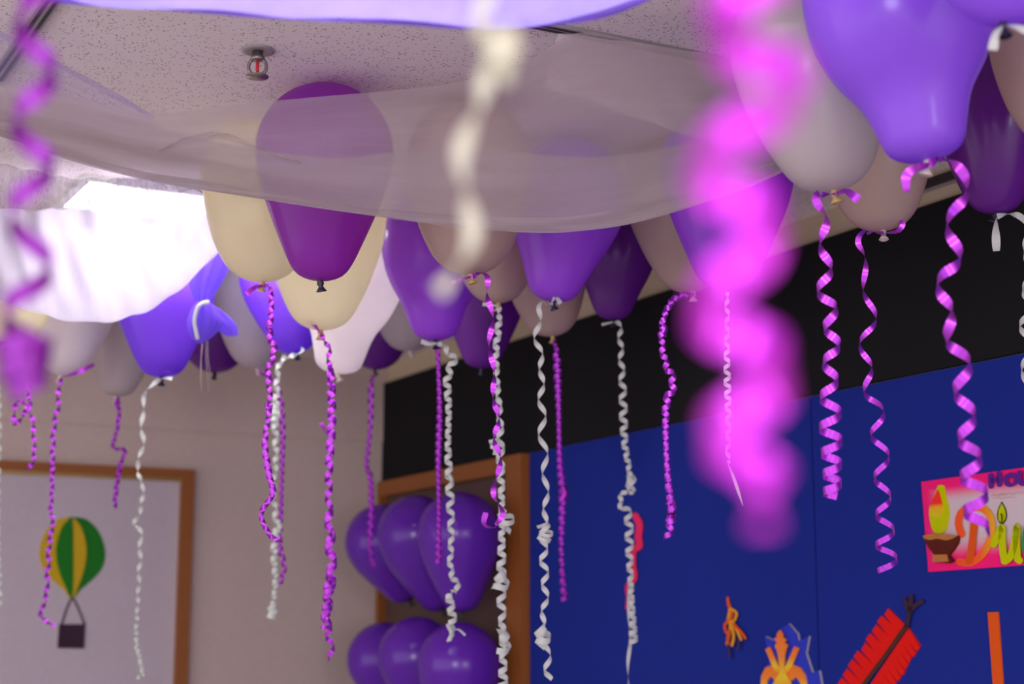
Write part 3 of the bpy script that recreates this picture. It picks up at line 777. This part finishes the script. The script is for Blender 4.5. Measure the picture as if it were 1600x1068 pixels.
creases = [
    (row(3.0, 3.09, (590, 258), (700, 254), (820, 256), (900, 252), (1000, 240), (1105, 216)), row(2.985, 3.075, (590, 268), (700, 265), (820, 267), (900, 262), (1000, 249), (1105, 222))),
    (row(2.83, 2.93, (-120, 160), (0, 182), (110, 205), (235, 232), (375, 258), (500, 268)), row(2.84, 2.94, (-120, 172), (0, 196), (110, 222), (235, 248), (375, 268), (500, 276))),
    (row(2.86, 2.90, (240, 232), (300, 212), (345, 206), (400, 226), (470, 252)), row(2.87, 2.91, (240, 240), (300, 224), (345, 218), (400, 236), (470, 258)))]
for k, cr in enumerate(creases):
    drape('pleat', list(cr), 'sheer', None, root, nu=60, nv=4, wrinkle=0.0006, seed=20 + k)
# bright white swag under the ceiling light at left
swag = [row(4.05, 4.12, (-140, 318), (0, 326), (90, 326), (140, 306), (200, 278), (270, 274), (345, 290)),
        row(4.10, 4.16, (-140, 370), (0, 385), (90, 405), (180, 405), (255, 380), (315, 340), (352, 322)),
        row(4.18, 4.22, (-140, 430), (0, 445), (90, 470), (180, 474), (258, 440), (325, 372), (356, 345)),
        row(4.24, 4.27, (-140, 452), (0, 470), (90, 497), (180, 500), (262, 466), (335, 400), (352, 375)),
        row(4.33, 4.30, (-140, 400), (0, 420), (90, 432), (180, 432), (262, 400), (325, 360), (350, 345)),
        row(4.45, 4.32, (-140, 350), (0, 352), (90, 356), (180, 356), (262, 348), (320, 335), (345, 325))]
root = empty('white_swag', at(150, 499, 4.25), 'glowing white swag of voile at left, lit from above by the ceiling light', 'drape')
drape('swag_cloth', swag, 'satin', None, root, nu=70, nv=7, wrinkle=0.003, seed=8, fu=30)
upper = [row(3.98, 4.05, (-140, 250), (0, 256), (100, 277), (180, 279), (240, 278), (290, 286), (335, 298)),
         row(4.02, 4.09, (-140, 285), (0, 292), (100, 302), (180, 300), (245, 292), (295, 293), (340, 304)),
         row(4.05, 4.12, (-140, 318), (0, 326), (100, 326), (180, 318), (250, 305), (300, 300), (345, 310))]
drape('gathered_edge', upper, 'gauze', None, root, nu=70, nv=6, wrinkle=0.003, seed=9, fu=40)
# lilac swag along the top of the frame
lil = [row(1.98, 2.05, (-60, -230), (200, -200), (500, -190), (800, -200), (1100, -230), (1250, -260)),
       row(2.08, 2.12, (-60, -110), (200, -70), (500, -45), (800, -45), (1000, -90), (1200, -190)),
       row(2.18, 2.22, (-60, -15), (100, 3), (400, 24), (620, 36), (760, 42), (870, 36), (980, 12), (1180, -90)),
       row(2.30, 2.32, (-60, -60), (200, -40), (500, -15), (800, -15), (1000, -70), (1180, -150)),
       row(2.42, 2.45, (-60, -110), (200, -100), (500, -90), (800, -90), (1000, -120), (1180, -160))]
root = empty('lilac_swag', at(760, 40, 2.2), 'lilac voile swag hanging along the top edge of the photo', 'drape')
drape('swag_cloth', lil, 'lilac', None, root, nu=80, nv=7, wrinkle=0.0035, seed=11, fu=16)
hem = [row(2.175, 2.215, (-60, -26), (100, -5), (400, 17), (620, 28), (760, 32), (870, 26), (980, 2), (1180, -100)),
       row(2.178, 2.218, (-60, -13), (100, 5), (400, 27), (620, 39), (760, 46), (870, 40), (980, 15), (1180, -88))]
drape('hem', hem, 'hem', None, root, nu=80, nv=3, wrinkle=0.0008, seed=11, fu=16)
# lilac sheer at the left, behind the sling
lsh = [row(3.0, 3.28, (-120, -12), (0, 48), (60, 80), (120, 112), (180, 144), (240, 180)),
       row(3.06, 3.30, (-120, 60), (0, 100), (60, 128), (120, 152), (180, 172), (240, 192)),
       row(3.1, 3.32, (-120, 150), (0, 180), (60, 195), (120, 205), (180, 215), (240, 225))]
root = empty('lilac_sheer', at(120, 112, 3.1), 'thin lilac sheer with a slanting purple hem at upper left', 'drape')
drape('sheer_cloth', lsh, 'lilac_sheer', None, root, nu=40, nv=6, wrinkle=0.001, seed=13)
lh = [row(2.998, 3.278, (-120, -12), (0, 48), (60, 80), (120, 112), (180, 144), (240, 180)),
      row(3.0, 3.278, (-120, 0), (0, 58), (60, 90), (120, 122), (180, 155), (240, 188))]
drape('hem', lh, 'lilac_sheer', None, root, nu=40, nv=3, wrinkle=0.0005, seed=14)
# violet cloth gathered and tied with a white cord
t = 4.42
root = empty('tied_cloth', at(318, 474, t), 'gathered violet cloth end tied with a white cord beside the white swag', 'drape')
bag = []
for py, cxp, hw in ((300, 348, 12), (340, 342, 19), (385, 335, 25), (420, 327, 26), (448, 320, 20), (466, 317, 12), (474, 317, 9)):
    bag.append((py, cxp, hw))
def gathered(prof, t, folds, amp, seed, n=64):
    V, F, UV = [], [], []
    prof = catmull(prof, len(prof) * 5)
    rnd = random.Random(seed); ph = rnd.uniform(0, 6)
    for i, (py, cxp, hw) in enumerate(prof):
        c = at(cxp, py, t); r = hw * t / FPX
        for k in range(n):
            f = 2 * math.pi * k / n
            rr = r * (1 + amp * math.sin(folds * f + ph + i * 0.05) + amp * 0.5 * math.sin(folds * 2.3 * f))
            V.append(c + RGT * rr * math.cos(f) + Vector((0, 1, 0)) * rr * 0.55 * math.sin(f)); UV.append((k / n, i / len(prof)))
    for i in range(len(prof) - 1):
        for k in range(n):
            j = (k + 1) % n
            F.append((i * n + k, i * n + j, (i + 1) * n + j, (i + 1) * n + k))
    return V, F, UV
V, F, UV = gathered(bag, t, 9, 0.14, 1); obj('gathered_cloth', V, F, M['violet_cloth'], root, True, None, UV)
V, F, UV = gathered([(472, 317, 9), (485, 319, 17), (505, 320, 22), (524, 315, 14), (536, 313, 3)], t - 0.01, 5, 0.25, 2); obj('cloth_tail', V, F, M['violet_cloth'], root, True, None, UV)
V, F, UV = gathered([(474, 320, 8), (490, 334, 14), (508, 348, 16), (524, 362, 8)], t + 0.02, 5, 0.25, 3); obj('cloth_tail', V, F, M['violet_cloth'], root, True, None, UV)
obj('tie_cord', *tube([at(x, y, t - 0.035) for x, y in [(p[0], p[1]) for p in catmull([(327, 472), (318, 473), (309, 480), (304, 500), (306, 516), (309, 530)], 20)]], 3.2 * t / FPX), M['r_white'], root)
for a_, b_, c_ in ((317, 315, 612), (322, 326, 612), (319, 313, 600), (324, 330, 596)):
    obj('thread', *tube([at(a_, 520, t), at((a_ + b_) / 2 - 2, 560, t), at(b_, c_, t)], 0.5 * t / FPX, 5), M['thread'], root)

# ---------------------------------------------------------------- paper cutouts
def cut(name, pts, mat, off, th, parent=None, n=NR, smooth=False):
    q = [at_wall(x, y, off + th, n) for x, y in pts]
    V, F = quad_slab(q, n, th)
    return obj(name, V, F, mat, parent, smooth, None)
def inside_fix(o):
    bm = bmesh.new(); bm.from_mesh(o.data)
    bmesh.ops.triangulate(bm, faces=[f for f in bm.faces if len(f.verts) > 4])
    bmesh.ops.recalc_face_normals(bm, faces=bm.faces); bm.to_mesh(o.data); bm.free()
def shape(name, pts, mat, off, th, parent, n=NR, curve=0):
    if curve: pts = [(p[0], p[1]) for p in catmull([(x, y, 0) for x, y in pts] + [(pts[0][0], pts[0][1], 0)], curve)][:-1]
    o = cut(name, pts, M[mat], off, th, parent, n); inside_fix(o); return o
def stroke(name, pts, wpx, mat, off, th, parent, n=NR, samples=24):
    c = [Vector((p[0], p[1])) for p in catmull([(x, y, 0) for x, y in pts], samples)]
    Lp, Rp = [], []
    for i, p_ in enumerate(c):
        d = (c[min(i + 1, len(c) - 1)] - c[max(i - 1, 0)]).normalized(); s = Vector((-d.y, d.x)) * wpx / 2
        Lp.append(p_ + s); Rp.append(p_ - s)
    V, F = [], []
    m = len(c)
    for side in (Lp, Rp):
        for q in side: V.append(at_wall(q.x, q.y, off + th, n))
    for side in (Lp, Rp):
        for q in side: V.append(at_wall(q.x, q.y, off, n))
    for i in range(m - 1):
        F += [(i, i + 1, m + i + 1, m + i), (2 * m + i, 3 * m + i, 3 * m + i + 1, 2 * m + i + 1), (i, 2 * m + i, 2 * m + i + 1, i + 1), (m + i, m + i + 1, 3 * m + i + 1, 3 * m + i)]
    F += [(0, m, 3 * m, 2 * m), (m - 1, 3 * m - 1, 4 * m - 1, 2 * m - 1)]
    # round ends
    for e in (c[0], c[-1]):
        k = len(V); nn = 14
        for z_ in (off + th * 0.9, off + th * 0.05):
            for i in range(nn):
                f = 6.2832 * i / nn
                V.append(at_wall(e.x + math.cos(f) * wpx / 2, e.y + math.sin(f) * wpx / 2, z_, n))
        F += [tuple(k + i for i in range(nn)), tuple(k + nn + i for i in reversed(range(nn)))]
        F += [(k + i, k + nn + i, k + nn + (i + 1) % nn, k + (i + 1) % nn) for i in range(nn)]
    o = obj(name, V, F, M[mat] if isinstance(mat, str) else mat, parent, False)
    inside_fix(o); return o
BASE = 0.016
# pink poster with lamp and lettering
def Q(*pts): return [(1400 + x / 5.34, 700 + y / 5.34) for x, y in pts]
root = empty('greeting_poster', at_wall(1520, 888, BASE), 'pink poster with an oil lamp cutout and orange and yellow letters on the blue panel', 'poster')
shape('card', [(1439.3, 752.4), (1600, 730), (1790, 702), (1795, 872), (1600, 882.6), (1450.6, 893)], 'poster', BASE, 0.006, root)
o1 = BASE + 0.006
shape('flame', Q((350, 312), (392, 308), (412, 400), (440, 530), (425, 630), (395, 700), (320, 705), (285, 610), (276, 510), (315, 400)), 'lime_paper', o1, 0.004, root, curve=40)
shape('flame_heart', Q((348, 345), (370, 420), (388, 500), (368, 560), (300, 572), (276, 505), (312, 410)), 'flame', o1 + 0.004, 0.003, root, curve=30)
shape('lamp_bowl', Q((218, 735), (250, 750), (370, 760), (480, 745), (512, 728), (500, 790), (460, 850), (428, 890), (466, 940), (430, 958), (300, 945), (320, 890), (270, 830)), 'brown_clay', o1, 0.012, root)
shape('lamp_rim', Q((222, 730), (300, 712), (430, 718), (505, 730), (470, 752), (420, 768), (340, 752), (280, 765), (232, 752)), 'tan_clay', o1 + 0.012, 0.003, root)
shape('lamp_foot', Q((310, 888), (420, 884), (432, 945), (300, 948)), 'tan_clay', o1 + 0.012, 0.003, root)
def SQ(nm, w_, mat, lay, *pts): return stroke(nm, Q(*pts), w_ / 5.34, mat, o1 + lay, 0.004, root)
SQ('letter', 62, 'd_paint', 0.0, (545, 715), (520, 640), (530, 560), (580, 505), (660, 490), (740, 510), (790, 590), (795, 700), (760, 820), (690, 915), (610, 955), (530, 945))
SQ('letter_stroke', 62, 'orange_paper', 0.001, (650, 600), (640, 740), (625, 860), (610, 940))
SQ('letter', 60, 'lime_paper', 0.002, (815, 800), (850, 720), (885, 655), (885, 760), (895, 880), (910, 940))
SQ('letter', 60, 'lime_paper', 0.003, (905, 940), (950, 910), (985, 800), (1010, 650), (1005, 780), (1015, 930), (1030, 935))
SQ('letter', 60, 'leaf_paper', 0.002, (1180, 650), (1110, 640), (1082, 740), (1085, 860), (1130, 930), (1190, 900))
shape('flame_outline', Q((880, 445), (912, 510), (918, 580), (890, 628), (865, 628), (843, 575), (850, 510)), 'lime_outline', o1, 0.003, root, curve=30)
shape('candle_flame', Q((880, 462), (904, 515), (908, 578), (886, 616), (868, 616), (852, 572), (859, 512)), 'lime_paper', o1 + 0.003, 0.002, root, curve=30)
SQ('wick', 8, 'lime_outline', 0.006, (876, 545), (882, 580), (878, 618))
for pts in (((790, 228), (792, 315)), ((858, 212), (862, 300)), ((792, 268), (860, 258))): SQ('letter_stroke', 46, 'violet_paper', 0.0, *pts)
SQ('letter', 40, 'violet_paper', 0.001, (955, 222), (915, 245), (925, 295), (965, 300), (1000, 270), (990, 228), (955, 222))
SQ('letter', 42, 'violet_paper', 0.002, (1030, 205), (1030, 270), (1060, 295), (1090, 260), (1092, 198))
shape('heart', Q((952, 262), (968, 252), (982, 262), (970, 292), (955, 284)), 'pink_paper', o1 + 0.004, 0.002, root)
SQ('scribble_line', 7, 'scribble', 0.0, (800, 395), (830, 380), (850, 400), (880, 372), (900, 392), (940, 370), (970, 388), (1010, 365), (1060, 378), (1100, 362))
SQ('scribble_line', 6, 'scribble', 0.0, (800, 418), (840, 412), (880, 420), (930, 405), (990, 412))
# red fringed firecracker
def Q2(*pts): return [(1200 + x / 2.2825, 600 + y / 2.2825) for x, y in pts]
root = empty('paper_leaf', at_wall(1380, 1068, BASE), 'red fringed paper cracker with a dark stem, tilted on the blue panel', 'paper decoration')
def fringe(A, Bp, depthv, nf, seed):
    rnd = random.Random(seed); A, Bp, dv = Vector(A), Vector(Bp), Vector(depthv)
    pts = [tuple(A)]
    for i in range(nf):
        u0 = i / nf; u1 = (i + 0.66) / nf; u2 = (i + 0.86) / nf; u3 = (i + 1) / nf
        e = 1 + rnd.uniform(-0.06, 0.06)
        pts += [tuple(A + (Bp - A) * u0 + dv * e), tuple(A + (Bp - A) * u1 + dv * e), tuple(A + (Bp - A) * u2 + dv * rnd.uniform(0.2, 0.45)), tuple(A + (Bp - A) * (u3 - 0.01) + dv * e * 0.98)]
    pts += [tuple(Bp)]
    return pts
shape('fringed_half', Q2(*fringe((488, 858), (300, 1140), (-62, -62), 9, 1)), 'red_paper', BASE, 0.004, root)
shape('fringed_half', Q2(*fringe((318, 1140), (500, 868), (46, 62), 13, 2)), 'red_paper', BASE, 0.004, root)
stroke('stem', Q2((496, 855), (420, 965), (330, 1085), (300, 1140)), 7, 'stem_paper', BASE + 0.004, 0.004, root)
for pts in (((492, 870), (500, 830), (508, 790), (510, 755)), ((505, 815), (495, 790), (488, 768)), ((508, 805), (530, 785), (548, 775))):
    stroke('fuse', Q2(*pts), 7, 'dark_paper', BASE + 0.004, 0.004, root)
# crown-like lotus cutout
def Q3(*pts): return [(900 + x / 2.2825, 600 + y / 2.2825) for x, y in pts]
root = empty('lotus_cutout', at_wall(1232, 1068, BASE), 'orange and yellow lotus vase cutout on a blue backing, at the bottom edge', 'paper decoration')
back = [(672, 900), (702, 915), (720, 880), (755, 855), (785, 890), (790, 918), (826, 900), (815, 960), (838, 1030), (862, 1022), (872, 1080), (880, 1140), (650, 1140), (655, 1080), (664, 1030), (692, 985)]
shape('backing_card', [(x + 2.6, y - 1) for x, y in Q3(*back)], 'grey_card', BASE, 0.006, root)
shape('blue_card', Q3(*back), 'royal_paper', BASE + 0.006, 0.004, root)
for nm, lay, pts in (
    ('leaf', 0.0, ((722, 1030), (700, 1000), (675, 1010), (660, 1040), (655, 1130), (676, 1130), (680, 1058), (695, 1040), (712, 1062))),
    ('leaf', 0.0, ((748, 1030), (775, 1000), (800, 1010), (818, 1040), (830, 1130), (806, 1130), (800, 1064), (785, 1044), (760, 1062))),
    ('petal', 0.003, ((675, 945), (690, 935), (706, 970), (724, 1012), (720, 1042), (700, 1005))),
    ('petal', 0.003, ((795, 940), (778, 934), (762, 970), (745, 1010), (748, 1042), (768, 1005))),
    ('vase', 0.006, ((727, 875), (738, 892), (735, 900), (750, 910), (742, 920), (755, 930), (748, 945), (744, 960), (741, 1000), (745, 1030), (768, 1070), (772, 1130), (696, 1130), (700, 1070), (724, 1030), (724, 1000), (719, 960), (715, 945), (708, 935), (716, 920), (706, 908), (718, 898), (715, 890)))):
    shape(nm, Q3(*pts), 'crown_paint', BASE + 0.010 + lay, 0.004, root)

# little orange tassel cracker
root = empty('paper_tassel', at_wall(1145, 1020, BASE), 'small orange and yellow paper tassel figure on the blue panel', 'paper decoration')
for i, (m_, pts) in enumerate((('amber_paper', ((541, 770), (548, 800), (540, 850))), ('orange_paper', ((541, 762), (545, 790), (556, 810), (552, 850))), ('amber_paper', ((552, 800), (572, 815), (566, 840))),
        ('orange_paper', ((545, 840), (530, 860), (536, 885))), ('amber_paper', ((550, 845), (548, 890), (538, 925))), ('amber_paper', ((558, 845), (575, 880), (588, 910))), ('orange_paper', ((562, 855), (590, 885), (603, 905))),
        ('amber_paper', ((556, 860), (562, 900), (556, 930))), ('orange_paper', ((546, 880), (540, 910), (545, 925))), ('stem_paper', ((540, 925), (546, 950), (547, 975))), ('stem_paper', ((575, 905), (580, 925), (576, 945))))):
    stroke('paper_strip', Q3(*pts), 4.2 if m_ != 'stem_paper' else 2, m_, BASE + 0.001 * i, 0.004, root, samples=12)
# pink cutout
pk = empty('pink_cutout', at_wall(985, 950, BASE), 'pink-red wavy paper cutout half hidden by a white ribbon on the blue panel', 'paper decoration')
stroke('upper_curl', Q3((212, 470), (226, 500), (222, 545), (226, 575), (212, 585)), 11, 'pink_paper', BASE, 0.006, pk)
stroke('lower_curl', Q3((205, 590), (203, 640), (208, 690), (186, 720), (190, 760), (186, 795)), 9, 'pink_paper', BASE, 0.006, pk)
# orange strip
st = empty('paper_strip', at_wall(1556, 1068, BASE), 'narrow orange paper strip upright at the lower right of the blue panel', 'paper decoration')
shape('strip', [(1543, 956), (1559, 955.5), (1567, 1068), (1572, 1130), (1556, 1130), (1551, 1068)], 'orange_paper', BASE, 0.004, st)
# paper hot-air balloon on the left door
def Q4(*pts): return [(x / 2.2825, 600 + y / 2.2825) for x, y in pts]
LB = 0.012
root = empty('paper_hot_air_balloon', lw(112, 1012, LB), 'green and yellow paper hot-air balloon with a dark basket on the left door', 'paper decoration')
full = Q4((258, 470), (310, 482), (355, 530), (376, 600), (362, 660), (320, 705), (275, 740), (258, 762), (240, 740), (195, 700), (155, 660), (140, 600), (160, 530), (205, 484))
shape('green_panel', Q4((258, 472), (310, 482), (355, 530), (376, 600), (362, 660), (320, 705), (278, 740), (258, 760)), 'green_paper', LB, 0.003, root, NL, 30)
shape('yellow_panel', Q4((250, 472), (205, 484), (160, 530), (140, 600), (155, 660), (195, 705), (240, 742), (257, 760)), 'yellow_paper', LB, 0.003, root, NL, 30)
shape('yellow_panel', Q4((262, 474), (290, 510), (308, 580), (302, 650), (280, 720), (258, 760), (262, 620)), 'yellow_paper', LB + 0.003, 0.006, root, NL, 30)
shape('green_panel', Q4((254, 472), (222, 510), (202, 580), (208, 650), (232, 715), (257, 758), (262, 620)), 'green_paper', LB + 0.003, 0.008, root, NL, 30)
for pts in (((256, 760), (238, 800), (220, 856)), ((260, 760), (280, 800), (302, 856))): stroke('basket_rope', Q4(*pts), 3.2, 'dark_paper', LB, 0.003, root, NL, 10)
shape('basket', Q4((212, 855), (305, 855), (300, 942), (206, 940)), 'dark_paper', LB, 0.008, root, NL)

# ---------------------------------------------------------------- tidy
for o in SC.objects:
    if '_o' in o: del o['_o']
